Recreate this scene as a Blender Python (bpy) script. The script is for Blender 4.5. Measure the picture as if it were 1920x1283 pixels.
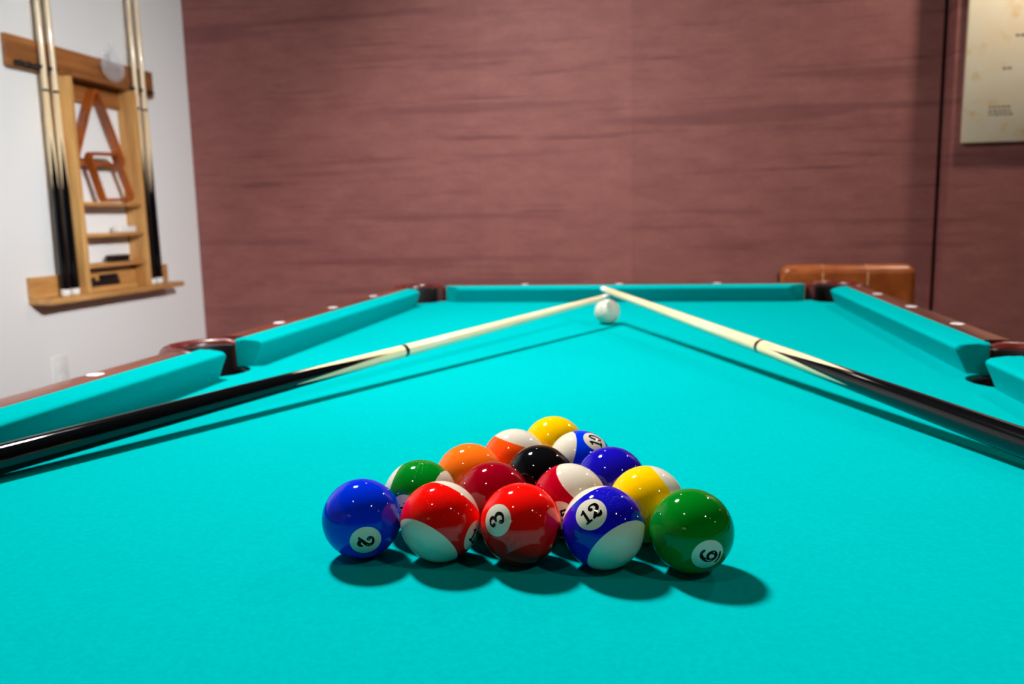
import bpy, bmesh, math, random
from mathutils import Vector, Matrix
random.seed(7)
for o in list(bpy.data.objects): bpy.data.objects.remove(o, do_unlink=True)
SC = bpy.context.scene
COL = SC.collection
TZ = 0.79                      # height of the playing cloth above the floor
PI = math.pi

# ------------------------------------------------------------------ camera, light, exposure
def make_camera():
    f, yaw, pit, roll = 1571.2, -0.1808, 0.1479, -0.0213
    cd = bpy.data.cameras.new('camera'); co = bpy.data.objects.new('camera', cd); COL.objects.link(co)
    w = Vector((math.sin(yaw)*math.cos(pit), math.cos(yaw)*math.cos(pit), -math.sin(pit)))
    r = Vector((math.cos(yaw), -math.sin(yaw), 0)); u = r.cross(w)
    r2 = r*math.cos(roll)+u*math.sin(roll); u2 = -r*math.sin(roll)+u*math.cos(roll)
    m = Matrix((r2, u2, -w)).transposed().to_4x4()
    m.translation = (0.1264, -1.2608, 0.2430+TZ)
    co.matrix_world = m
    cd.sensor_width = 36; cd.lens = f*36/1920
    cd.clip_start = .02
    cd.dof.use_dof = True; cd.dof.focus_distance = .60; cd.dof.aperture_fstop = 8.0
    SC.camera = co
make_camera()
wd = bpy.data.worlds.new('world'); SC.world = wd; wd.use_nodes = True
wd.node_tree.nodes['Background'].inputs[0].default_value = (1, 1, 1, 1)
wd.node_tree.nodes['Background'].inputs[1].default_value = 0.02
SC.view_settings.view_transform = 'Standard'; SC.view_settings.look = 'None'
SC.view_settings.gamma = 1; SC.view_settings.use_curve_mapping = False
SC.view_settings.exposure = 0.0
HEADS = [((-0.86, 0.36), (0.58, -0.72, 0.0), 43.5, 122, .25), ((-0.74, 0.51), (0.1, 2.17, -0.35), 12.5, 88, .15)]   # track heads: place, aim, watts, spread, size; second added to brighten back wall
DOWN_W = [3.0, 11.0, 4.0, 0.8, 22.0, 3.0]   # each recessed downlight
CEIL = 2.72
DOWN_POS = [(-0.54, -1.486), (1.50, -1.486), (3.62, -1.486), (-0.564, 1.79), (1.514, 1.79), (3.62, 1.79)]
def area(name, loc, power, sx, sy=None, spread=180, color=(1, 1, 1)):
    ld = bpy.data.lights.new(name, 'AREA'); ld.energy = power; ld.color = color
    ld.shape = 'RECTANGLE' if sy else 'DISK'; ld.size = sx
    if sy: ld.size_y = sy
    ld.spread = math.radians(spread)
    o = bpy.data.objects.new(name, ld); COL.objects.link(o); o.location = loc
    return o
HEAD_Z = CEIL-.11
def aim_quat(p, q):
    return (Vector((q[0], q[1], q[2]+TZ))-Vector((p[0], p[1], HEAD_Z))).to_track_quat('-Z', 'Y')
for p, q, w, sp, sz in HEADS:
    o = area('track_head_light', (0, 0, 0), w, sz, None, sp, (1, .98, .95))
    d = (Vector((q[0], q[1], q[2]+TZ))-Vector((p[0], p[1], HEAD_Z))).normalized()
    o.location = Vector((p[0], p[1], HEAD_Z))+d*.068*sz/.15
    o.rotation_mode = 'QUATERNION'; o.rotation_quaternion = aim_quat(p, q)
for i, (x, y) in enumerate(DOWN_POS):
    area('down_light', (x, y, CEIL-.022), DOWN_W[i], .105, None, 170, (1, .88, .74))
SPOT_POS, SPOT_AIM = (2.2, -1.486), (-1.9, 1.35, 0.25+TZ)          # added spot without a known source, brightens white wall and cue rack
def spot_quat(): return (Vector(SPOT_AIM)-Vector((*SPOT_POS, CEIL-.06))).to_track_quat('-Z', 'Y')
o = area('added_wall_spot_light', (0, 0, 0), 11.0, .07, None, 40, (.98, .99, 1))
o.rotation_mode = 'QUATERNION'; o.rotation_quaternion = spot_quat()
o.location = Vector((*SPOT_POS, CEIL-.06))+(Vector(SPOT_AIM)-Vector((*SPOT_POS, CEIL-.06))).normalized()*.062

# ------------------------------------------------------------------ helpers
def lin(c):
    return tuple((v/255/12.92 if v/255 <= .04045 else ((v/255+.055)/1.055)**2.4) for v in c)
MATS = {}
def mat(name, color, rough=.5, metal=0.0, spec=.5, coat=0.0, trans=0.0, srgb=True):
    m = bpy.data.materials.new(name); m.use_nodes = True
    b = m.node_tree.nodes['Principled BSDF']
    c = lin(color) if srgb else color
    b.inputs['Base Color'].default_value = (*c, 1)
    b.inputs['Roughness'].default_value = rough; b.inputs['Metallic'].default_value = metal
    b.inputs['Specular IOR Level'].default_value = spec
    b.inputs['Coat Weight'].default_value = coat; b.inputs['Coat Roughness'].default_value = .05
    b.inputs['Transmission Weight'].default_value = trans
    MATS[name] = m
    return m
class NT:
    def __init__(s, m): s.m = m; s.t = m.node_tree; s.b = s.t.nodes['Principled BSDF']
    def n(s, typ, **kw):
        nd = s.t.nodes.new(typ)
        for k, v in kw.items():
            if k.startswith('i_'):
                key = k[2:]; key = int(key) if key.isdigit() else key.replace('_', ' ')
                nd.inputs[key].default_value = v
            else: setattr(nd, k, v)
        return nd
    def l(s, a, b): s.t.links.new(a, b)
    def coords(s, scale, which='Object', loc=(0, 0, 0)):
        tc = s.n('ShaderNodeTexCoord'); mp = s.n('ShaderNodeMapping')
        mp.inputs['Scale'].default_value = scale; mp.inputs['Location'].default_value = loc
        s.l(tc.outputs[which], mp.inputs['Vector']); return mp.outputs['Vector']
    def noise(s, vec, scale=1, detail=3, rough=.5):
        nd = s.n('ShaderNodeTexNoise', i_Scale=scale, i_Detail=detail, i_Roughness=rough)
        s.l(vec, nd.inputs['Vector']); return nd.outputs['Fac']
    def ramp(s, fac, stops):
        nd = s.n('ShaderNodeValToRGB'); cr = nd.color_ramp
        while len(cr.elements) < len(stops): cr.elements.new(.5)
        for e, (p, c) in zip(cr.elements, stops):
            e.position = p; e.color = (*c, 1) if len(c) == 3 else c
        s.l(fac, nd.inputs['Fac']); return nd.outputs['Color']
    def mix(s, fac, a, b, blend='MIX'):
        nd = s.n('ShaderNodeMix', data_type='RGBA', blend_type=blend)
        for inp, v in ((nd.inputs[0], fac), (nd.inputs[6], a), (nd.inputs[7], b)):
            if hasattr(v, 'is_output'): s.l(v, inp)
            elif isinstance(v, (int, float)): inp.default_value = v
            else: inp.default_value = (*v, 1)
        return nd.outputs[2]
    def bump(s, h, strength=.2, dist=.001):
        nd = s.n('ShaderNodeBump', i_Strength=strength, i_Distance=dist)
        s.l(h, nd.inputs['Height']); s.l(nd.outputs['Normal'], s.b.inputs['Normal'])

def mesh(name, bm, smooth=True, angle=35):
    bmesh.ops.recalc_face_normals(bm, faces=bm.faces)
    me = bpy.data.meshes.new(name); bm.to_mesh(me); bm.free()
    if smooth:
        me.polygons.foreach_set('use_smooth', [True]*len(me.polygons))
        me.set_sharp_from_angle(angle=math.radians(angle))
    return me
def obj(name, data, m=None, parent=None, loc=None, rot=None):
    if isinstance(data, bmesh.types.BMesh): data = mesh(name, data)
    o = bpy.data.objects.new(name, data); COL.objects.link(o)
    if m is not None:
        if isinstance(m, str): m = MATS[m]
        if not data.materials: data.materials.append(m)
    if parent is not None: o.parent = parent
    if loc is not None: o.location = loc
    if rot is not None: o.rotation_euler = rot
    return o
def tag(o, label, cat, group=None):
    o['label'] = label; o['category'] = cat
    if group: o['group'] = group
    return o
def thing(name, label, cat, loc=(0, 0, 0), rz=0, group=None):
    o = bpy.data.objects.new(name, None); COL.objects.link(o); o.empty_display_size = .05
    o.location = loc; o.rotation_euler = (0, 0, rz)
    return tag(o, label, cat, group)
def struct(o): o['kind'] = 'structure'; return o
def add_box(bm, lo, hi, bev=0.0, seg=2):
    c = [(a+b)/2 for a, b in zip(lo, hi)]; s = [b-a for a, b in zip(lo, hi)]
    r = bmesh.ops.create_cube(bm, size=1, matrix=Matrix.Translation(c) @ Matrix.Diagonal((*s, 1)))
    if bev:
        ed = list({e for v in r['verts'] for e in v.link_edges})
        bmesh.ops.bevel(bm, geom=ed, offset=bev, segments=seg, profile=.5, affect='EDGES')
def box(lo, hi, bev=0.0, seg=2):
    bm = bmesh.new(); add_box(bm, lo, hi, bev, seg); return bm
def lathe(prof, seg=32, axis='Z', bm=None, close=False):
    """prof: [(r, h)] revolved about the axis."""
    bm = bm or bmesh.new(); rings = []
    for r, h in prof:
        if r < 1e-7: rings.append([bm.verts.new((0, 0, h))]); continue
        rings.append([bm.verts.new((r*math.cos(2*PI*i/seg), r*math.sin(2*PI*i/seg), h)) for i in range(seg)])
    for a, b in zip(rings, rings[1:]):
        for i in range(seg):
            j = (i+1) % seg
            if len(a) == 1 and len(b) == 1: continue
            if len(a) == 1: bm.faces.new((a[0], b[i], b[j]))
            elif len(b) == 1: bm.faces.new((a[i], b[0], a[j]))
            else: bm.faces.new((a[i], b[i], b[j], a[j]))
    return bm
def loft(secs, closed_ring=True, caps=True, bm=None):
    bm = bm or bmesh.new(); vs = [[bm.verts.new(p) for p in s] for s in secs]
    n = len(secs[0])
    for a, b in zip(vs, vs[1:]):
        for i in range(n if closed_ring else n-1):
            j = (i+1) % n; bm.faces.new((a[i], a[j], b[j], b[i]))
    if caps: bm.faces.new(vs[0][::-1]); bm.faces.new(vs[-1])
    return bm
def tube(pts, r, seg=10, bm=None):
    bm = bm or bmesh.new(); secs = []; pts = [Vector(p) for p in pts]
    for i, p in enumerate(pts):
        d = (pts[min(i+1, len(pts)-1)]-pts[max(i-1, 0)]).normalized()
        a = d.orthogonal().normalized() if i == 0 else (a-d*a.dot(d)).normalized()
        b = d.cross(a); rr = r[i] if isinstance(r, (list, tuple)) else r
        secs.append([p+a*rr*math.cos(2*PI*k/seg)+b*rr*math.sin(2*PI*k/seg) for k in range(seg)])
    return loft(secs, bm=bm)

# ------------------------------------------------------------------ materials
# cloth
def cloth_mat(name):
    m = mat(name, (0, 205, 208), .95, spec=.0); k = NT(m)
    v = k.coords((1, 1, 1))
    fine = k.noise(v, 2200, 2, .6); mid = k.noise(v, 260, 3, .6); big = k.noise(v, 9, 3, .55)
    c = k.mix(.5, k.ramp(fine, [(.25, (0, .298, .312)), (.75, (0, .402, .412))]), k.ramp(mid, [(.3, (0, .312, .326)), (.7, (0, .388, .397))]))
    c = k.mix(k.ramp(big, [(.3, (0, 0, 0)), (.75, (.16, .16, .16))]), c, (.0, .335, .33))
    k.l(c, k.b.inputs['Base Color']); k.bump(fine, .35, .0004)
    k.b.inputs['Sheen Weight'].default_value = .0; k.b.inputs['Sheen Tint'].default_value = (0, .9, .9, 1)
    return m
cloth_mat('cloth')
def wood_mat(name, dark, light, scale=(3, 40, 40), rough=.35, coat=.3, contrast=(.3, .7)):
    m = mat(name, light, rough, coat=coat); k = NT(m)
    v = k.coords(scale); n1 = k.noise(v, 1, 5, .6)
    v2 = k.coords(tuple(s*6 for s in scale)); n2 = k.noise(v2, 1, 3, .6)
    c = k.ramp(n1, [(contrast[0], lin(dark)), (contrast[1], lin(light))])
    c = k.mix(k.ramp(n2, [(.4, (0, 0, 0)), (.8, (.35, .35, .35))]), c, lin(dark))
    k.l(c, k.b.inputs['Base Color']); k.bump(n2, .08, .0005)
    return m
wood_mat('mahogany_rail_y', (62, 22, 12), (132, 58, 32), (40, 3, 40), .38, .25)
wood_mat('mahogany_rail_x', (62, 22, 12), (132, 58, 32), (3, 40, 40), .38, .25)
wood_mat('pocket_casting', (70, 14, 10), (112, 30, 22), (8, 8, 8), .32, .15)
wood_mat('rack_wood_y', (168, 108, 52), (222, 172, 104), (30, 2.5, 30), .45, .1)
wood_mat('rack_wood_z', (178, 118, 58), (228, 180, 112), (30, 30, 2.5), .45, .1)
wood_mat('rack_board', (120, 70, 30), (176, 112, 58), (30, 2.5, 30), .45, .1)
wood_mat('triangle_wood', (122, 54, 8), (190, 98, 28), (8, 8, 8), .35, .3)
wood_mat('maple', (214, 180, 132), (244, 224, 188), (60, 60, 4), .28, .5, (.2, .6))
mat('black_lacquer', (9, 9, 11), .12, coat=1.0)
mat('black_plastic', (14, 13, 15), .45)
mat('pocket_leather', (22, 19, 20), .5)
mat('sight', (240, 236, 240), .25)
mat('ferrule', (240, 236, 232), .35)
mat('tip_leather', (205, 215, 235), .8)
mat('ball_ivory', (212, 203, 186), .04, spec=.42)
mat('numeral_black', (6, 6, 7), .06, spec=.42)
for nm, c in {'yellow': (248, 190, 0), 'blue': (0, 42, 205), 'red': (238, 14, 8), 'violet': (20, 12, 165), 'orange': (255, 112, 22),
              'green': (0, 112, 22), 'maroon': (140, 0, 22), 'black': (10, 11, 13), 'blue_stripe': (0, 52, 215), 'violet_stripe': (18, 14, 175),
              'orange_stripe': (255, 84, 16), 'green_stripe': (0, 122, 26), 'maroon_stripe': (176, 0, 30), 'red_stripe': (236, 12, 6)}.items():
    mat('ball_'+nm, c, .04, spec=.42)
mat('white_plastic', (232, 232, 230), .35)
mat('chrome', (200, 200, 205), .2, metal=1)
mat('leg_metal', (30, 26, 24), .4, metal=.8)

# leather
def leather():
    m = mat('tan_leather', (158, 84, 34), .36); k = NT(m)
    v = k.coords((1, 1, 1)); n = k.noise(v, 12, 4, .6); f = k.noise(v, 420, 2, .5)
    k.l(k.ramp(n, [(.3, lin((132, 62, 20))), (.7, lin((182, 100, 44)))]), k.b.inputs['Base Color']); k.bump(f, .25, .0008)
leather()
mat('stitch', (206, 160, 110), .7)

# painted wall
def paint(name, c, rough=.7):
    m = mat(name, c, rough, spec=.3); k = NT(m); v = k.coords((1, 1, 1)); n = k.noise(v, 180, 3, .6)
    b = k.noise(v, 1.3, 2, .5); cc = lin(c)
    k.l(k.ramp(b, [(.3, tuple(x*.97 for x in cc)), (.7, cc)]), k.b.inputs['Base Color']); k.bump(n, .12, .0006)
paint('white_paint', (238, 238, 238)); paint('ceiling_paint', (66, 65, 64)); paint('grey_paint', (44, 41, 41)); 
def wallpaper():
    m = mat('wallpaper', (140, 84, 80), .6, spec=.28); k = NT(m)
    lines = k.noise(k.coords((1.5, 1.5, 38)), 1, 6, .66)
    lines2 = k.noise(k.coords((.8, .8, 16), loc=(3.1, 0, 7.7)), 1, 3, .5)
    blot = k.noise(k.coords((9, 9, 26)), 1, 4, .6)
    weave = k.noise(k.coords((90, 90, 700)), 1, 2, .6); weave2 = k.noise(k.coords((500, 500, 60)), 1, 2, .6)
    c = k.ramp(blot, [(.25, lin((152, 92, 88))), (.75, lin((178, 114, 107)))])
    c = k.mix(k.ramp(lines, [(.30, (.85, .85, .85)), (.42, (0, 0, 0))]), c, lin((113, 65, 67)))
    c = k.mix(k.ramp(lines2, [(.34, (.6, .6, .6)), (.42, (0, 0, 0))]), c, lin((128, 75, 77)))
    c = k.mix(k.ramp(weave, [(.3, (.45, .45, .45)), (.7, (0, 0, 0))]), c, lin((112, 66, 66)))
    c = k.mix(k.ramp(weave2, [(.3, (.22, .22, .22)), (.7, (0, 0, 0))]), c, lin((118, 70, 70)))
    oi = k.n('ShaderNodeObjectInfo')
    c = k.mix(1.0, c, oi.outputs['Color'], 'MULTIPLY')
    k.l(c, k.b.inputs['Base Color']); k.bump(weave, .25, .0008)
wallpaper()
def carpet():
    m = mat('carpet', (70, 62, 58), .95, spec=.1); k = NT(m); n = k.noise(k.coords((1, 1, 1)), 350, 3, .6)
    k.l(k.ramp(n, [(.3, lin((52, 46, 44))), (.7, lin((86, 76, 70)))]), k.b.inputs['Base Color']); k.bump(n, .5, .003)
carpet()
def paper():
    m = mat('aged_paper', (226, 200, 158), .6); k = NT(m)
    n = k.noise(k.coords((7, 7, 7)), 1, 4, .6); n2 = k.noise(k.coords((16, 16, 16), loc=(2, 0, 5)), 1, 2, .5)
    c = k.ramp(n, [(.3, lin((254, 240, 216))), (.7, lin((252, 228, 190)))])
    c = k.mix(k.ramp(n2, [(.58, (0, 0, 0)), (.74, (.8, .8, .8))]), c, lin((240, 190, 104)))
    k.l(c, k.b.inputs['Base Color'])
paper()
mat('print_ink', (120, 108, 84), .7); mat('print_dark', (58, 50, 38), .7)
mat('clear_plastic', (228, 234, 240), .12).node_tree.nodes['Principled BSDF'].inputs['Alpha'].default_value = .2
mat('lamp_glass', (255, 255, 255), .3)
for n_, c_, s_ in (('panel_diffuser', (1, .98, .95), 6), ('down_lens', (1, .86, .7), 10), ('bulb_glow', (1, .78, .5), 24)):
    m_ = mat(n_, (255, 255, 255), .5); b_ = m_.node_tree.nodes['Principled BSDF']
    b_.inputs['Emission Color'].default_value = (*c_, 1); b_.inputs['Emission Strength'].default_value = s_

# ------------------------------------------------------------------ room shell
XL, XR, YB, YF = -1.9, 4.4, 2.17, -4.6
struct(obj('floor', box((XL-.1, YF-.1, -.1), (XR+.1, YB+.1, 0)), 'carpet'))
struct(obj('ceiling', box((XL-.1, YF-.1, CEIL), (XR+.1, YB+.1, CEIL+.1)), 'ceiling_paint'))
struct(obj('wall_left', box((XL-.1, YF-.1, 0), (XL, YB+.1, CEIL)), 'white_paint'))
struct(obj('wall_right', box((XR, YF-.1, 0), (XR+.1, YB+.1, CEIL)), 'grey_paint'))
struct(obj('wall_front', box((XL, YF-.1, 0), (XR, YF, CEIL)), 'grey_paint'))
wb = struct(obj('wall_back', box((XL, YB+.04, 0), (XR, YB+.1, CEIL)), 'grey_paint'))
STEP_X, STEP_D = 1.145, .09
edges = [XL, -1.241, -.62, .001, .62, STEP_X-.016]  # last strip stops short: added dark slot stands in for the step's shade
tones = [.97, .98, 1.03, .95, .97]
for (a, b), t in zip(zip(edges, edges[1:]), tones):
    s = obj('wallpaper_strip', box((a+.0002, YB, .0), (b-.0002, YB+.041, CEIL)), 'wallpaper', wb); s.color = (t, t, t, 1)
ws = struct(obj('wall_back_bay', box((STEP_X, YB-STEP_D+.003, 0), (XR, YB+.039, CEIL)), 'wallpaper'))
for a, b in ((STEP_X, 1.78), (1.78, 2.4), (2.4, 3.02), (3.02, 3.7), (3.7, XR)):
    s = obj('wallpaper_strip', box((a+.0002, YB-STEP_D, .0), (b-.0002, YB-STEP_D+.004, CEIL)), 'wallpaper', ws); s.color = (1, 1, 1, 1)
struct(obj('baseboard_left', box((XL, YF, 0), (XL+.015, YB, .1), .004), 'white_paint'))
struct(obj('baseboard_back', box((XL+.015, YB-.015, 0), (STEP_X-.017, YB, .1), .004), 'white_paint'))

# ------------------------------------------------------------------ lamps and added light fixtures
mx, my = [sum(h[0][k] for h in HEADS)/2 for k in (0, 1)]
pl = thing('track_light', 'white ceiling track light above the pool table, second head added to brighten the back wall', 'light', (mx, my, CEIL))
dv = Vector((HEADS[1][0][0]-HEADS[0][0][0], HEADS[1][0][1]-HEADS[0][0][1], 0)); ta = math.atan2(dv.y, dv.x)
tr = obj('track', box((-.22, -.018, -.02), (.22, .018, 0), .002), 'white_plastic', pl, None, (0, 0, ta))
for p, q, w, sp, sz in HEADS:  # first head is the main lamp, second the added wall fill
    hd = obj('spot_head', lathe([(0, .06), (.05, .06), (.075, .045), (.088, -.05), (.088, -.064), (.080, -.064), (.078, -.05), (0, -.05)], 36), 'white_plastic', pl, (p[0]-mx, p[1]-my, HEAD_Z-CEIL))
    hd.rotation_mode = 'QUATERNION'; hd.rotation_quaternion = aim_quat(p, q); hd.scale = (sz/.15,)*3
    obj('lens', lathe([(0, -.0515), (.077, -.0515), (.077, -.056), (0, -.056)], 32), 'panel_diffuser', hd)
    obj('bracket', tube([(p[0]-mx, p[1]-my, -.02), (p[0]-mx, p[1]-my, HEAD_Z-CEIL+.05)], .010), 'white_plastic', pl)
sp_ = thing('added_wall_spot', 'unseen white ceiling spot added to brighten the wall at the cue rack', 'light', (*SPOT_POS, CEIL))
obj('canopy', lathe([(0, -.02), (.045, -.02), (.05, 0), (0, 0)], 24), 'white_plastic', sp_)
hd = obj('spot_head', lathe([(0, .05), (.03, .05), (.045, .04), (.05, -.045), (.05, -.056), (.045, -.056), (.043, -.045), (0, -.045)], 30), 'white_plastic', sp_, (0, 0, -.06))
hd.rotation_mode = 'QUATERNION'; hd.rotation_quaternion = spot_quat()
obj('lens', lathe([(0, -.0465), (.042, -.0465), (.042, -.05), (0, -.05)], 28), 'panel_diffuser', hd)
dl0 = None
for x, y in DOWN_POS:
    t = thing('recessed_downlight', 'round recessed downlight in the ceiling of the billiard room', 'light', (x, y, CEIL), 0, 'recessed downlights')
    if dl0 is None:
        r_ = mesh('trim_ring', lathe([(.060, -.004), (.062, -.012), (.076, -.010), (.078, 0), (.060, 0), (.060, -.004)], 32))
        l_ = mesh('lens', lathe([(0, -.006), (.056, -.006), (.0595, 0), (0, 0)], 32)); dl0 = (r_, l_)
    obj('trim_ring', dl0[0], 'white_plastic', t); obj('lens', dl0[1], 'down_lens', t)
ch = thing('added_glint_bulbs', 'unseen bulb cluster at the far end of the room, added for glints on the balls', 'light', (-1.1, -3.6, CEIL))  # unseen hanging bulbs, put in only to sparkle in the balls
obj('canopy', lathe([(0, -.03), (.05, -.03), (.06, 0), (0, 0)], 24), 'leg_metal', ch)
obj('stem', tube([(0, 0, -.02), (0, 0, -.55)], .008), 'leg_metal', ch)
bm = bmesh.new()
for k in range(8):
    a = k*PI/4; tube([(0, 0, -.55), (.12*math.cos(a), .12*math.sin(a), -.60), (.24*math.cos(a), .24*math.sin(a), -.53)], .006, 8, bm)
obj('arms', bm, 'leg_metal', ch)
bulb = mesh('bulb', lathe([(0, 0), (.012, .004), (.02, .03), (.017, .048), (0, .06)], 16))
for k in range(8):
    a = k*PI/4; obj('bulb', bulb, 'bulb_glow', ch, (.24*math.cos(a), .24*math.sin(a), -.53))

# ------------------------------------------------------------------ pool table
S = 0.2751; HX, HY = 2*S, 4*S            # half width / half length at the cushion noses
BX, BY = HX+.047, HY+.047                # cushion backs (start of the wood)
OX, OY = HX+.125, HY+.125                # outer edge of the rails
SR, SCX = .060, HX+.060                  # side pocket radius, centre
CR, CO = .060, .037                      # corner pocket radius, centre offset beyond the noses
table = thing('pool_table', 'pool table with turquoise cloth, mahogany rails and white sights', 'pool table', (0, 0, 0))
Z = lambda z: z+TZ
def arc(cx, cy, r, a0, a1, n=16): return [(cx+r*math.cos(a0+(a1-a0)*i/n), cy+r*math.sin(a0+(a1-a0)*i/n)) for i in range(n+1)]
def bed_outline():
    pts = []
    d = CO-(BX-HX)                        # corner centre relative to bed corner (negative = inside)
    h = math.sqrt(CR**2-d**2); hs = math.sqrt(SR**2-(SCX-BX)**2); s_a = math.atan2(hs, BX-SCX)
    def corner(sx, sy):
        cx, cy = sx*(HX+CO), sy*(HY+CO)
        p, q = (sx*BX, cy-sy*h), (cx-sx*h, sy*BY)
        a0, a1 = math.atan2(p[1]-cy, p[0]-cx), math.atan2(q[1]-cy, q[0]-cx)
        # go the inner way
        while a1-a0 > PI: a1 -= 2*PI
        while a1-a0 < -PI: a1 += 2*PI
        mid = (a0+a1)/2
        if math.cos(mid)*sx > 0: a1 += 2*PI if a1 < a0 else -2*PI
        return arc(cx, cy, CR, a0, a1)
    pts += arc(SCX, 0, SR, 2*PI-s_a, s_a)[::1]          # right side pocket, from -y to +y
    pts += corner(1, 1)
    pts += corner(-1, 1)[::-1]
    pts += arc(-SCX, 0, SR, PI-s_a, -(PI-s_a))           # left side pocket, from +y to -y
    pts += corner(-1, -1)
    pts += corner(1, -1)[::-1]
    return pts
bm = bmesh.new()
ol = bed_outline()
f = bm.faces.new([bm.verts.new((x, y, Z(0))) for x, y in ol])
r = bmesh.ops.extrude_face_region(bm, geom=[f])
bmesh.ops.translate(bm, verts=[v for v in r['geom'] if isinstance(v, bmesh.types.BMVert)], vec=(0, 0, -.028))
bmesh.ops.triangulate(bm, faces=[q for q in bm.faces if len(q.verts) > 4])
obj('bed_cloth', mesh('bed_cloth', bm, False), 'cloth', table)
PROF = [(0, .0455), (.3, .0452), (.6, .0440), (.85, .0424), (.95, .0412), (.99, .0395), (1, .0375), (.985, .0355), (.95, .0325), (.80, .018), (.66, .003), (.64, -.001), (0, -.001)]
def cushion(A, B, A2, B2):
    """nose ends A, B; back ends A2, B2 (plan)."""
    secs = []; A, B, A2, B2 = map(Vector, (A, B, A2, B2))
    N = 12
    for i in range(N+1):
        # ease the stations so the tips are softly rounded
        t = i/N
        nose = A.lerp(B, t); back = A2.lerp(B2, t)
        secs.append([(*(back.lerp(nose, u)), Z(z)) for u, z in PROF])
    bm = loft(secs)
    caps = [f for f in bm.faces if len(f.verts) == len(PROF)]
    ed = list({e for f in caps for e in f.edges if max(v.co.z for v in e.verts) > Z(.03)})
    bmesh.ops.bevel(bm, geom=ed, offset=.004, segments=3, profile=.5, affect='EDGES')
    return mesh('cushion', bm, True, 50)
SM, SB = .060, .052                       # side mouth half widths at nose / back
CM = .090                                 # corner: nose set-back
CB = .046
for sx in (-1, 1):
    for sy in (-1, 1):
        obj('cushion', cushion((sx*HX, sy*SM), (sx*HX, sy*(HY-CM)), (sx*BX, sy*SB), (sx*BX, sy*(HY-CB+.006))), 'cloth', table)
for sy in (-1, 1):
    obj('cushion', cushion((-(HX-CM), sy*HY), (HX-CM, sy*HY), (-(HX-CB+.006), sy*BY), ((HX-CB+.006), sy*BY)), 'cloth', table)
# wooden rails: section u = distance beyond cushion back
RS = [(0, -.02), (0, .0450), (.004, .0462), (.030, .0466), (.042, .0450), (.052, .0400), (.060, .0310), (.066, .018), (.070, .0), (.070, -.06), (.04, -.06)]
def rail(axis, side, a, b):
    secs = []
    for t in (a, a+.002, b-.002, b):
        if axis == 'y': secs.append([(side*(BX+u), t, Z(z)) for u, z in RS])
        else: secs.append([(t, side*(BY+u), Z(z)) for u, z in RS])
    return mesh('rail', loft(secs), True, 40)
SIGHT_Z = .0468
sight = None
def sights(parent, pts):
    global sight
    if sight is None: sight = mesh('sight', lathe([(0, .0006), (.0105, .0006), (.0115, 0), (0, -.001)], 24))
    for x, y in pts:
        o = obj('sight', sight, 'sight', parent, (x, y, Z(.0466))); pass
for sx in (-1, 1):
    for sy in (-1, 1):
        a, b = sorted((sy*.088, sy*(HY-.042)))
        rl = obj('rail', rail('y', sx, a, b), 'mahogany_rail_y', table)
        sights(rl, [(sx*(HX+.0712), sy*k*S) for k in (1, 2, 3)])
for sy in (-1, 1):
    rl = obj('rail', rail('x', sy, -(HX-.042), HX-.042), 'mahogany_rail_x', table)
    sights(rl, [(k*S, sy*(HY+.0712)) for k in (-1, 0, 1)])
# pocket castings: U-shaped, set into the rails, rounded top standing a little proud
def casting(c, a0, a1, r_in, r_out, top, tails):
    """c plan centre, sweep angles; section rounded; tails: extra straight run along the rail."""
    secs = []; n = 28
    prof = [(0, -.03), (0, top-.008), (.12, top-.003), (.32, top), (.55, top-.001), (.78, top-.005), (.93, top-.013), (1, top-.026), (1, -.03)]
    for i in range(n+1):
        t = i/n; a = a0+(a1-a0)*t
        e = min(t, 1-t)*2
        k = min(1, e/.22); k = k*k*(3-2*k)
        ro = r_in+(r_out-r_in)*(.88+.12*k)
        drop = (1-k)*.0055
        secs.append([(c[0]+(r_in+(ro-r_in)*u)*math.cos(a), c[1]+(r_in+(ro-r_in)*u)*math.sin(a), Z(z-(drop if z > 0 else 0))) for u, z in prof])
    return mesh('pocket_casting', loft(secs), True, 50)
def liner(c, a0, a1, r):
    bm = bmesh.new(); n = 24; t = .004
    # standing back wall
    secs = []
    for i in range(n+1):
        a = a0+(a1-a0)*i/n; ca, sa = math.cos(a), math.sin(a)
        secs.append([(c[0]+q*ca, c[1]+q*sa, Z(z)) for q, z in ((r-t, -.005), (r-t, .030), (r-t+.0015, .036), (r, .037), (r, -.005))])
    loft(secs, bm=bm)
    # cup below the bed
    rings = [(r-.001, -.004), (r-.004, -.006), (r-.004, -.07), (r-.014, -.105), (.02, -.12), (0, -.12)]
    b2 = lathe(rings, 32); me = bpy.data.meshes.new('t'); b2.to_mesh(me); b2.free()
    tmp = bmesh.new(); tmp.from_mesh(me); bmesh.ops.translate(tmp, verts=tmp.verts, vec=(c[0], c[1], TZ)); tmp.to_mesh(me); tmp.free()
    bm.from_mesh(me); bpy.data.meshes.remove(me)
    return mesh('pocket_liner', bm, True, 40)
for sx in (-1, 1):
    c = (sx*SCX, 0); base = 0 if sx > 0 else PI
    pk = obj('pocket_casting', casting(c, base-math.radians(104), base+math.radians(104), SR-.004, .084, .047, 0), 'pocket_casting', table)
    obj('pocket_liner', liner(c, base-math.radians(100), base+math.radians(100), SR-.004), 'pocket_leather', pk)
    for sy in (-1, 1):
        c = (sx*(HX+CO), sy*(HY+CO)); base = math.atan2(sy, sx)
        pk = obj('pocket_casting', casting(c, base-math.radians(112), base+math.radians(112), CR-.004, .084, .049, 0), 'pocket_casting', table)
        obj('pocket_liner', liner(c, base-math.radians(108), base+math.radians(108), CR-.004), 'pocket_leather', pk)
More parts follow.
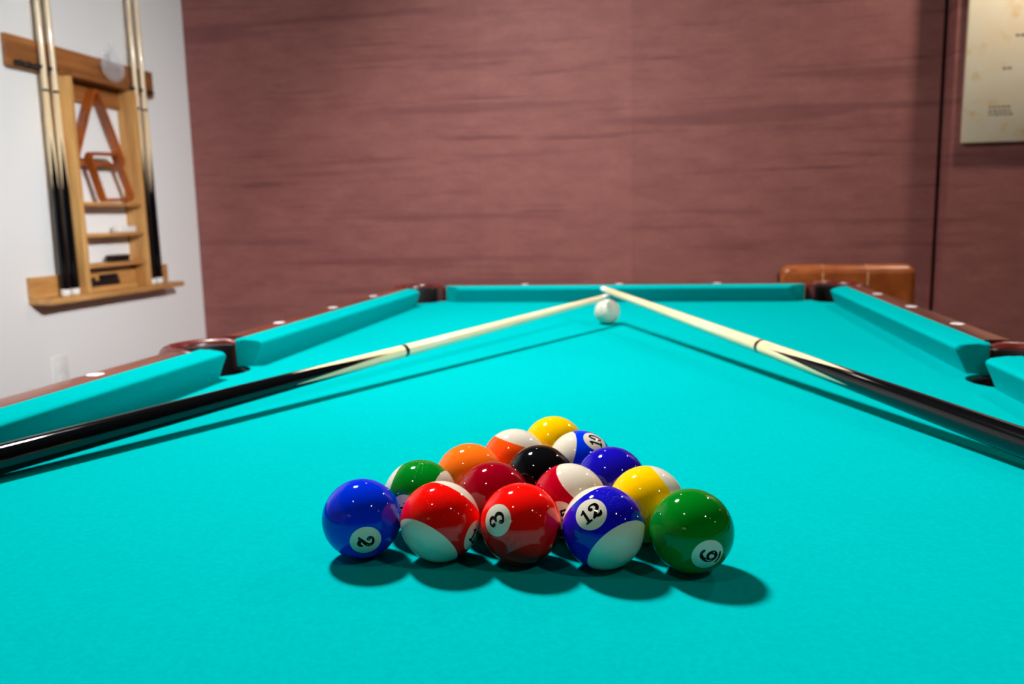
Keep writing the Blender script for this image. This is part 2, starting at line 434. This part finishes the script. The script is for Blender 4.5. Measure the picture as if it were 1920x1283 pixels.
# apron and legs
for sx in (-1, 1): obj('apron', box((min(sx*OX, sx*(OX-.03)), -OY+.03, Z(-.20)), (max(sx*OX, sx*(OX-.03)), OY-.03, Z(-.055)), .006), 'mahogany_rail_y', table)
for sy in (-1, 1): obj('apron', box((-OX+.031, min(sy*OY, sy*(OY-.03)), Z(-.20)), (OX-.031, max(sy*OY, sy*(OY-.03)), Z(-.055)), .006), 'mahogany_rail_x', table)
leg = mesh('leg', lathe([(0, 0), (.07, 0), (.075, .02), (.05, .05), (.055, .09), (.085, .25), (.09, .36), (.06, .42), (.085, .46), (.085, Z(-.15)), (0, Z(-.15))], 28))
for sx in (-1, 1):
    for sy in (-1, 1): obj('leg', leg, 'mahogany_rail_y', table, (sx*.48, sy*.92, 0))

# ------------------------------------------------------------------ balls
R = .028575
def cr(pts, n=8):
    out = []; P = [pts[0]]+list(pts)+[pts[-1]]
    for i in range(1, len(P)-2):
        p0, p1, p2, p3 = P[i-1:i+3]
        for k in range(n):
            t = k/n
            out.append(tuple(.5*((2*b)+(-a+c)*t+(2*a-5*b+4*c-d)*t*t+(-a+3*b-3*c+d)*t**3) for a, b, c, d in zip(p0, p1, p2, p3)))
    out.append(tuple(pts[-1])); return out
DIG = {
 '0': [[(.21*math.sin(a), .48*math.cos(a), .10+.07*abs(math.sin(a))) for a in [2*PI*k/14 for k in range(15)]]],
 '1': [[(0, .46, .13), (0, 0, .15), (0, -.44, .15)], [(0, .45, .11), (-.1, .36, .12), (-.21, .31, .11)], [(-.22, -.46, .10), (0, -.45, .13), (.22, -.46, .10)]],
 '2': [[(-.20, .20, .20), (-.29, .27, .14), (-.24, .42, .11), (-.04, .49, .12), (.2, .42, .16), (.28, .2, .19), (.16, 0, .18), (-.06, -.18, .15), (-.28, -.4, .12)],
       [(-.3, -.42, .13), (-.14, -.36, .15), (.06, -.43, .18), (.24, -.40, .17), (.33, -.24, .10)]],
 '3': [[(-.20, .24, .17), (-.24, .36, .11), (-.04, .48, .10), (.18, .41, .14), (.24, .24, .16), (.12, .07, .12), (-.06, .03, .10)],
       [(-.06, .03, .10), (.18, -.02, .13), (.3, -.2, .17), (.2, -.42, .14), (-.02, -.49, .11), (-.26, -.4, .12), (-.24, -.26, .18)]],
 '4': [[(.12, -.48, .14), (.12, .45, .14)], [(.12, .45, .1), (-.32, -.18, .1)], [(-.34, -.18, .11), (.32, -.18, .11)], [(-.04, -.47, .08), (.28, -.47, .08)]],
 '5': [[(.26, .44, .13), (-.2, .42, .12)], [(-.2, .42, .1), (-.24, .04, .1)], [(-.24, .04, .1), (.02, .14, .13), (.26, -.1, .18), (.18, -.4, .14), (-.06, -.48, .12), (-.26, -.34, .17)]],
 '6': [[(.24, .38, .12), (.08, .47, .12), (-.15, .36, .15), (-.28, .06, .18), (-.26, -.2, .18), (-.1, -.43, .15), (.12, -.45, .16), (.27, -.24, .18), (.2, -.02, .14), (.02, .06, .12), (-.18, -.06, .12)],
       [(-.34, -.66, .09), (0, -.74, .11), (.34, -.66, .09)]],
 '7': [[(-.28, .3, .1), (-.24, .42, .12), (.28, .42, .12)], [(.28, .42, .1), (.02, .0, .15), (-.06, -.46, .17)]],
 '8': [[(.2*math.sin(a), .24+.22*math.cos(a), .12) for a in [2*PI*k/12 for k in range(13)]], [(.26*math.sin(a), -.22+.25*math.cos(a), .14) for a in [2*PI*k/12 for k in range(13)]]],
}
DIG['9'] = [[(-x, -y, w) for x, y, w in DIG['6'][0]], DIG['6'][1]]
def on_sphere(n, up, rt, u, v, rad):
    l = math.hypot(u, v)
    if l < 1e-9: return n*rad
    a = l/R; d = (rt*u+up*v)/l
    return (n*math.cos(a)+d*math.sin(a))*rad
def numeral(text, n, up, height, wf=1.38):
    rt = up.cross(n); bm = bmesh.new(); rad = R+.00007
    adv = .58 if text == '10' else .74; w = adv*(len(text)-1)
    for ci, chh in enumerate(text):
        ox = ci*adv-w/2
        if text == '11': ox *= .8
        for st in DIG[chh]:
            p = [(x, y, w_*wf) for x, y, w_ in cr(st)]
            L, Rr = [], []
            for i, (x, y, wd_) in enumerate(p):
                a, b = p[max(i-1, 0)], p[min(i+1, len(p)-1)]
                dx, dy = b[0]-a[0], b[1]-a[1]; l = math.hypot(dx, dy) or 1; nx, ny = -dy/l, dx/l
                for sgn, lst in ((1, L), (-1, Rr)):
                    lst.append(bm.verts.new(on_sphere(n, up, rt, (ox+x+sgn*nx*wd_/2)*height, (y+sgn*ny*wd_/2)*height, rad)))
            for i in range(len(p)-1): bm.faces.new((L[i], L[i+1], Rr[i+1], Rr[i]))
            for x, y, wd_ in (p[0], p[-1]):
                bm.faces.new([bm.verts.new(on_sphere(n, up, rt, (ox+x+wd_/2*math.cos(2*PI*k/12))*height, (y+wd_/2*math.sin(2*PI*k/12))*height, rad)) for k in range(12)])
    for f in bm.faces:
        f.normal_update()
        if f.normal.dot(f.calc_center_median()) < 0: f.normal_flip()
    me = bpy.data.meshes.new('numeral'); bm.to_mesh(me); bm.free()
    me.polygons.foreach_set('use_smooth', [True]*len(me.polygons)); return me
def cap(n, ang, rad, rings=8, seg=40):
    up = n.orthogonal().normalized(); rt = up.cross(n); bm = bmesh.new(); prev = [bm.verts.new(n*rad)]
    for i in range(1, rings+1):
        l = ang*R*i/rings
        ring = [bm.verts.new(on_sphere(n, up, rt, l*math.cos(2*PI*k/seg), l*math.sin(2*PI*k/seg), rad)) for k in range(seg)]
        for k in range(seg):
            j = (k+1) % seg
            if i == 1: bm.faces.new((prev[0], ring[k], ring[j]))
            else: bm.faces.new((prev[k], ring[k], ring[j], prev[j]))
        prev = ring
    return mesh('number_disc', bm, True, 80)
sph = bmesh.new(); bmesh.ops.create_uvsphere(sph, u_segments=96, v_segments=48, radius=R)
SPH = mesh('ball', sph, True, 80)
def stripe(axis, c=.565):
    rot = Vector((0, 0, 1)).rotation_difference(axis).to_matrix().to_4x4()
    a = math.asin(c); bm = lathe([((R+.00002)*math.cos(t), (R+.00002)*math.sin(t)) for t in [-a+2*a*i/24 for i in range(25)]], 96)
    bmesh.ops.transform(bm, matrix=rot, verts=bm.verts); return mesh('stripe', bm, True, 80)
def ball(num, colour, label, xy, ndir, updir, axis=None, h=.0098):
    me = SPH.copy(); me.name = 'pool_ball'
    o = obj('pool_ball', me, 'ball_ivory' if axis else 'ball_'+colour, None, (xy[0], xy[1], Z(R)))
    tag(o, label, 'pool ball', 'racked pool balls')
    n = Vector(ndir).normalized()
    if axis:
        ax = Vector(axis).normalized(); n = (n-ax*n.dot(ax)).normalized()
        obj('stripe', stripe(ax), 'ball_'+colour, o)
    up = Vector(updir); up = (up-n*up.dot(n)).normalized()
    for s in (1, -1):
        d = obj('number_disc', cap(n*s, math.radians(22.5), R+.00004), 'ball_ivory', o)
        obj('numeral', numeral(str(num), n*s, up, h, 1.2 if num == 10 else 1.38), 'numeral_black', d)
BALLS = [
 (2, 'blue', 'solid blue ball numbered 2 at one corner of the racked triangle', (-.0889, -.7059), (.413, -.873, -.258), (.905, .425, .013), None, .0108),
 (11, 'red_stripe', 'red striped ball with white caps between the blue 2 and the red 3', (-.0302, -.7048), (.952, -.224, -.207), (.3, .569, .766), (-.356, -.728, -.586), .0092),
 (3, 'red', 'solid red ball numbered 3 in the middle of the front row', (.0279, -.7024), (-.453, -.809, .375), (-.81, .198, -.552), None, .0116),
 (12, 'violet_stripe', 'dark violet striped ball numbered 12 beside the green 6', (.0862, -.7026), (-.221, -.781, .584), (-.559, .592, .581), (.592, -.624, -.51), .0098),
 (6, 'green', 'solid green ball numbered 6 at the corner of the racked triangle', (.1459, -.7014), (.358, -.902, -.241), (-.857, -.42, .299), None, .0118),
 (14, 'green_stripe', 'green striped ball tucked behind the blue 2 and red striped ball', (-.0599, -.6542), (-.16, -.985, -.02), (.3, .07, -.9), (.982, -.14, -.13), .0092),
 (7, 'maroon', 'solid maroon ball behind the red 3, beside the black ball', (-.0019, -.6534), (.0, -.66, -.75), (1, 0, 0), None, .0098),
 (15, 'maroon_stripe', 'maroon striped ball with a large white cap behind the violet 12', (.0567, -.6516), (-.073, -.997, -.007), (-.259, .012, .966), (.61, -.13, .78), .0092),
 (9, 'yellow', 'yellow striped ball behind the green 6', (.1148, -.6513), (-.2, -.75, -.6), (1, 0, 0), (.817, .325, .476), .0098),
 (5, 'orange', 'solid orange ball between the green striped and orange striped balls', (-.0321, -.6031), (.0, -.66, -.75), (1, 0, 0), None, .0098),
 (8, 'black', 'solid black ball in the centre of the racked triangle', (.0269, -.602), (.0, -.66, -.75), (1, 0, 0), None, .0098),
 (4, 'violet', 'solid violet blue ball behind the yellow striped ball', (.0853, -.6012), (.0, -.66, -.75), (1, 0, 0), None, .0098),
 (13, 'orange_stripe', 'orange striped ball with white cap beside the blue striped 10', (-.0032, -.5518), (.0, -.7, -.7), (1, 0, 0), (.287, .236, .928), .0092),
 (10, 'blue_stripe', 'blue striped ball numbered 10 behind the violet blue ball', (.0555, -.5514), (.442, -.325, .836), (-.879, -.341, .332), (-.85, -.36, .385), .0116),
 (1, 'yellow', 'solid yellow ball at the apex of the racked triangle', (.0254, -.5011), (.0, -.66, -.75), (1, 0, 0), None, .0098),
]
for b in BALLS: ball(*b)
cb = obj('cue_ball', SPH.copy(), 'ball_ivory', None, (.0015, .6208, Z(R)))
tag(cb, 'plain white cue ball under the crossed cue tips', 'cue ball')

# ------------------------------------------------------------------ cues
def points_mat(name, s0, s1, phase):
    """maple forearm with four black spliced points running into a black butt (local z along the cue)."""
    m = mat(name, (240, 216, 174), .07, spec=.5); k = NT(m)
    tc = k.n('ShaderNodeTexCoord'); sep = k.n('ShaderNodeSeparateXYZ'); k.l(tc.outputs['Object'], sep.inputs[0])
    at = k.n('ShaderNodeMath', operation='ARCTAN2'); k.l(sep.outputs['Y'], at.inputs[0]); k.l(sep.outputs['X'], at.inputs[1])
    sc = k.n('ShaderNodeMath', operation='MULTIPLY_ADD'); k.l(at.outputs[0], sc.inputs[0]); sc.inputs[1].default_value = 4/(2*PI); sc.inputs[2].default_value = 8+phase
    fr = k.n('ShaderNodeMath', operation='FRACT'); k.l(sc.outputs[0], fr.inputs[0])
    sb = k.n('ShaderNodeMath', operation='SUBTRACT'); k.l(fr.outputs[0], sb.inputs[0]); sb.inputs[1].default_value = .5
    ab = k.n('ShaderNodeMath', operation='ABSOLUTE'); k.l(sb.outputs[0], ab.inputs[0])           # 0 at point axis .. .5 between
    th = k.n('ShaderNodeMath', operation='MULTIPLY_ADD'); k.l(ab.outputs[0], th.inputs[0]); th.inputs[1].default_value = 2*(s1-s0); th.inputs[2].default_value = s0
    gt = k.n('ShaderNodeMath', operation='GREATER_THAN'); k.l(sep.outputs['Z'], gt.inputs[0]); k.l(th.outputs[0], gt.inputs[1])
    g = k.noise(k.coords((60, 60, 4)), 1, 4, .6)
    mp = k.ramp(g, [(.25, lin((222, 186, 136))), (.65, lin((246, 224, 186)))])
    k.l(k.mix(gt.outputs[0], mp, lin((9, 9, 11))), k.b.inputs['Base Color'])
    return m
def cue(name, label, group, tip, butt, joint, rj, rb, pts, phase, tip_mat='tip_leather', rt=.0062):
    tip, butt = Vector(tip), Vector(butt); L = (butt-tip).length
    t = thing(name, label, 'cue', tip, 0, group)
    t.rotation_mode = 'QUATERNION'; t.rotation_quaternion = Vector((0, 0, 1)).rotation_difference((butt-tip).normalized())
    rad = lambda s: rt+(rj-rt)*(s/joint)**.85 if s < joint else rj+(rb-rj)*(s-joint)/(L-joint)
    obj('tip', lathe([(0, -.001), (rt*.5, -.0004), (rt*.92, .0014), (rt, .006), (0, .006)], 24), tip_mat, t)
    obj('ferrule', lathe([(0, .006), (rt, .006), (rad(.028), .028), (0, .028)], 28), 'ferrule', t)
    ss = [.028+(joint-.004-.028)*i/24 for i in range(25)]
    obj('shaft', lathe([(0, ss[0])]+[(rad(s), s) for s in ss]+[(0, ss[-1])], 32), 'maple', t)
    obj('joint_ring', lathe([(0, joint-.004), (rad(joint)*1.01, joint-.004), (rad(joint)*1.01, joint+.004), (0, joint+.004)], 32), 'black_lacquer', t)
    ss = [joint+.004+(L-.022-joint-.004)*i/20 for i in range(21)]
    obj('butt', lathe([(0, ss[0])]+[(rad(s), s) for s in ss]+[(0, ss[-1])], 40), points_mat(name+'_splice', pts[0], pts[1], phase), t)
    obj('bumper', lathe([(0, L-.022), (rad(L-.022), L-.022), (rb, L-.004), (rb*.8, L), (0, L)], 32), 'white_plastic' if group else 'black_plastic', t)
    return t
def along(A, B, s):
    A, B = Vector(A), Vector(B); return A+(B-A).normalized()*s
TL, NL = (.0043, .6038, .0639+TZ), (-.515, -.5652, .0182+TZ)
TR, NR = (-.0098, .6411, .0782+TZ), (.4575, -.4253, .0240+TZ)
cue('pool_cue', 'pool cue with black butt lying under the other cue along the white wall side', None, TL, along(TL, NL, 1.345), .683, .0098, .0157, (.724, .912), .45)
cue('pool_cue', 'pool cue with white tip lying on top of the other cue', None, TR, along(TR, NR, 1.335), .695, .0107, .0157, (.735, .918), .53)

# ------------------------------------------------------------------ wall rack with spare cues
rk = thing('cue_rack', 'light wooden cue rack with shelves mounted on the white wall', 'cue rack', (XL, 1.507, Z(0)))
def rbox(name, lo, hi, m, bev=.002): return obj(name, box(lo, hi, bev), m, rk)
W = .383
rbox('top_board', (0, -W, .742), (.018, W, .842), 'rack_board')
rbox('top_ledge', (.018, -.155, .742), (.066, .155, .758), 'rack_board')
rbox('back_panel', (0, -.163, .672), (.012, .163, .7415), 'rack_board')
rbox('side_panel', (.0, -.187, .012), (.072, -.164, .741), 'rack_wood_z')
rbox('side_panel', (.0, .164, .012), (.072, .187, .741), 'rack_wood_z')
for z in (.312, .204, .098): rbox('shelf', (.0, -.1635, z), (.070, .1635, z+.014), 'rack_wood_y')
rbox('tray_back', (0, -W, .0125), (.016, W, .082), 'rack_wood_y')
rbox('tray', (0, -W, -.008), (.088, W, .012), 'rack_wood_y', .004)
rbox('tray_lip', (.040, -.1635, .0125), (.052, .120, .030), 'rack_wood_y')
CUE_Y = [-.257, -.211, .232, .28]
clipm = None
for y0 in (-.345, -.305, -.257, -.211, .232, .28, .322):
    if clipm is None:
        bm = bmesh.new(); add_box(bm, (.018, -.016, -.008), (.026, .016, .008), .002)
        for s in (-1, 1): tube([(.022, s*.012, 0), (.036, s*.0155, 0), (.046, s*.0115, 0)], .0062, 8, bm)
        clipm = mesh('cue_clip', bm)
    obj('cue_clip', clipm, 'black_plastic', rk, (0, y0, .757))
for i, (y0, l) in enumerate(zip(CUE_Y, ('spare cue in the wall rack, outermost on the side away from the wallpaper', 'spare cue in the wall rack, beside the side panel away from the wallpaper',
                                         'spare cue in the wall rack, beside the side panel toward the wallpapered wall', 'spare cue in the wall rack, outermost toward the wallpapered wall'))):
    x = XL+.040
    cue('rack_cue', l, 'spare cues in the wall rack', (x, 1.507+y0, Z(.014)+1.33), (x, 1.507+y0, Z(.0125)), .660, .0102, .0160, (.80, .98), .1*i)
# wooden triangle and diamond racks hanging in the rack frame
def frame_loop(pts, r, w, d):
    """rounded closed loop in the (y, z) plane; bar thickness w, depth d along x."""
    out = []; n = len(pts)
    for i in range(n):
        p, a, b = Vector(pts[i]), Vector(pts[i-1]), Vector(pts[(i+1) % n])
        u, v = (a-p).normalized(), (b-p).normalized(); ang = u.angle(v); t = r/math.tan(ang/2)
        c = p+(u+v).normalized()*(r/math.sin(ang/2)); s, e = p+u*t-c, p+v*t-c
        a0 = math.atan2(s.y, s.x); da = math.atan2(e.y, e.x)-a0
        while da > PI: da -= 2*PI
        while da < -PI: da += 2*PI
        for k in range(7): out.append(c+Vector((math.cos(a0+da*k/6), math.sin(a0+da*k/6)))*r)
    bm = bmesh.new(); vs = []; m = len(out)
    for i in range(m):
        p = out[i]; tg = (out[(i+1) % m]-out[i-1]).normalized(); nn = Vector((-tg.y, tg.x))
        q = [(dd, *(p+nn*ww)) for dd, ww in ((0, -w/2), (d, -w/2), (d, w/2), (0, w/2))]
        vs.append([bm.verts.new(c) for c in q])
    for i in range(m):
        a, b = vs[i], vs[(i+1) % m]
        for k in range(4): bm.faces.new((a[k], a[(k+1) % 4], b[(k+1) % 4], b[k]))
    return mesh('frame', bm, True, 50)
o = obj('triangle_rack', frame_loop([(-.158, 0), (.158, 0), (.012, .272), (-.012, .272)], .020, .014, .030), 'triangle_wood', None, (XL+.0125, 1.503, Z(.462)))
o.scale = (1, .86, .94)
tag(o, 'orange brown wooden triangle hanging in the cue rack', 'ball rack')
o = obj('diamond_rack', frame_loop([(-.098, .166), (.052, .172), (.130, .012), (-.036, .0065)], .014, .012, .026), 'triangle_wood', None, (XL+.0445, 1.500, Z(.3265)))
tag(o, 'orange brown wooden diamond rack standing on the upper shelf below the triangle', 'ball rack')
# things on the shelves
o = obj('chalk_box', box((-.018, -.05, 0), (.018, .05, .022), .003), 'white_plastic', None, (XL+.036, 1.60, Z(.2185)))
tag(o, 'small white box lying on the middle shelf of the cue rack', 'box')
br = thing('table_brush', 'black bristle brush lying on the lower shelf of the cue rack', 'brush', (XL+.036, 1.55, Z(.1125)))
obj('handle', box((-.016, -.055, .012), (.016, .055, .024), .006, 3), 'black_plastic', br)
bm = bmesh.new()
for i in range(24):
    for j in range(5): add_box(bm, (-.013+j*.0056, -.05+i*.0042, 0), (-.010+j*.0056, -.047+i*.0042, .0125))
bs = obj('bristles', bm, 'black_plastic', br); bs['kind'] = 'stuff'
cs = thing('cue_case', 'black plastic caddy standing on the bottom tray of the cue rack', 'caddy', (XL+.027, 1.455, Z(.0125)))
obj('body', box((-.010, -.095, 0), (.010, .095, .036), .003), 'black_plastic', cs)
obj('divider', box((-.009, .0, .036), (.009, .088, .056), .003), 'black_plastic', cs)
obj('divider', box((-.009, -.088, .036), (.009, -.04, .050), .003), 'black_plastic', cs)
# crumpled clear bag on the ledge
bm = bmesh.new(); bmesh.ops.create_icosphere(bm, subdivisions=4, radius=1)
for v in bm.verts:
    n = v.co.normalized(); k = 1+.16*math.sin(9*n.x+4*n.z)*math.sin(7*n.y+2)+.09*math.sin(17*n.z+11*n.y)
    top = max(0, n.z)
    v.co = Vector((n.x*.018*k, n.y*.058*k*(1-.25*top), (n.z*.5+.5)*.110*(1+.25*top*math.sin(6*n.y+1))*k))
zmin = min(v.co.z for v in bm.verts)
for v in bm.verts: v.co.z -= zmin
o = obj('plastic_bag', bm, 'clear_plastic', None, (XL+.046, 1.605, Z(.7585))); tag(o, 'crumpled clear plastic bag on the ledge of the cue rack', 'bag')

# ------------------------------------------------------------------ wall plate
wp = thing('wall_outlet', 'white wall outlet plate below the cue rack', 'outlet', (XL, 1.235, Z(-.25)))
obj('cover_plate', box((0, -.036, -.058), (.006, .036, .058), .003), 'white_plastic', wp)
for z in (-.024, .024): obj('socket', box((.006, -.016, z-.014), (.009, .016, z+.014), .003), 'white_plastic', wp)

# ------------------------------------------------------------------ poster on the bay
py = YB-STEP_D
ps = thing('poster', 'tan aged print with ink drawings on the wallpapered wall', 'poster', (1.178, py, Z(.473)))
PW, PH = .46, .64
obj('sheet', box((0, -.018, 0), (PW, -.001, PH), .001), 'aged_paper', ps)
bm = bmesh.new()
def bar(x, z, w, h): add_box(bm, (x, -.0187, z), (x+w, -.0181, z+h))
rr = random.Random(3)
for z0, n, x0, w in ((.118, 1, .082, .062), (.092, 2, .082, .075), (.36, 1, .155, .03), (.25, 1, .12, .03), (.505, 1, .10, .05), (.52, 2, .09, .06)):
    for k in range(n):
        x = x0
        while x < x0+w:
            l = rr.uniform(.006, .016); bar(x, z0+k*.012, l, .006); x += l+.004
cl_ = obj('caption_lines', bm, 'print_ink', ps); cl_['kind'] = 'stuff'
for cz in (.145, .285, .44):
    bm = bmesh.new()
    for rad_, wd2 in ((.075, .010), (.050, .008), (.024, .02)):
        prev = None; ring = []
        for k in range(40):
            a = 2*PI*k/40; ring.append([bm.verts.new((.285+q*math.cos(a), y_, cz+.05+.75*q*math.sin(a))) for q, y_ in ((rad_-wd2/2, -.0182), (rad_+wd2/2, -.0182), (rad_+wd2/2, -.0187), (rad_-wd2/2, -.0187))])
        for k in range(40):
            a, b = ring[k], ring[(k+1) % 40]
            for q in range(4): bm.faces.new((a[q], a[(q+1) % 4], b[(q+1) % 4], b[q]))
    obj('ink_drawing', bm, 'print_dark', ps)

# ------------------------------------------------------------------ leather chair behind the table
chx, chy = .722, 1.60
c = thing('leather_chair', 'tan leather chair with stitched back behind the pool table', 'chair', (chx, chy, 0), math.radians(-3))
def cushion_box(lo, hi, puff, bev, nx=10, nz=6):
    bm = box(lo, hi, bev, 4)
    return bm
top = Z(.062)
obj('seat', box((-.23, -.28, .36), (.23, .18, .46), .035, 4), 'tan_leather', c)
bk = obj('backrest', box((-.212, .06, .44), (.212, .145, top), .030, 5), 'tan_leather', c)
for x in (-.078, .062):
    obj('seam', tube([(x, .0605, .50), (x, .0585, .6), (x, .0585, top-.045), (x, .0605, top-.028), (x, .068, top-.012), (x, .083, top-.0015), (x, .12, top-.001)], .0022, 6), 'stitch', bk)
pts = []
for x, z in ((-.196, .47), (-.196, top-.035), (-.185, top-.018), (-.165, top-.012)): pts.append((x, .0655, z))
obj('piping', tube(pts, .004, 8), 'tan_leather', bk)
bm = bmesh.new(); add_box(bm, (-.216, .1455, .40), (.216, .165, top-.03), .006)
obj('back_shell', bm, 'leg_metal', c)
for sx in (-1, 1):
    for sy, yy in ((-1, -.24), (1, .13)): obj('leg', tube([(sx*.19, yy, .37), (sx*.215, yy+sy*.025, 0.0)], [.016, .011], 12), 'leg_metal', c)
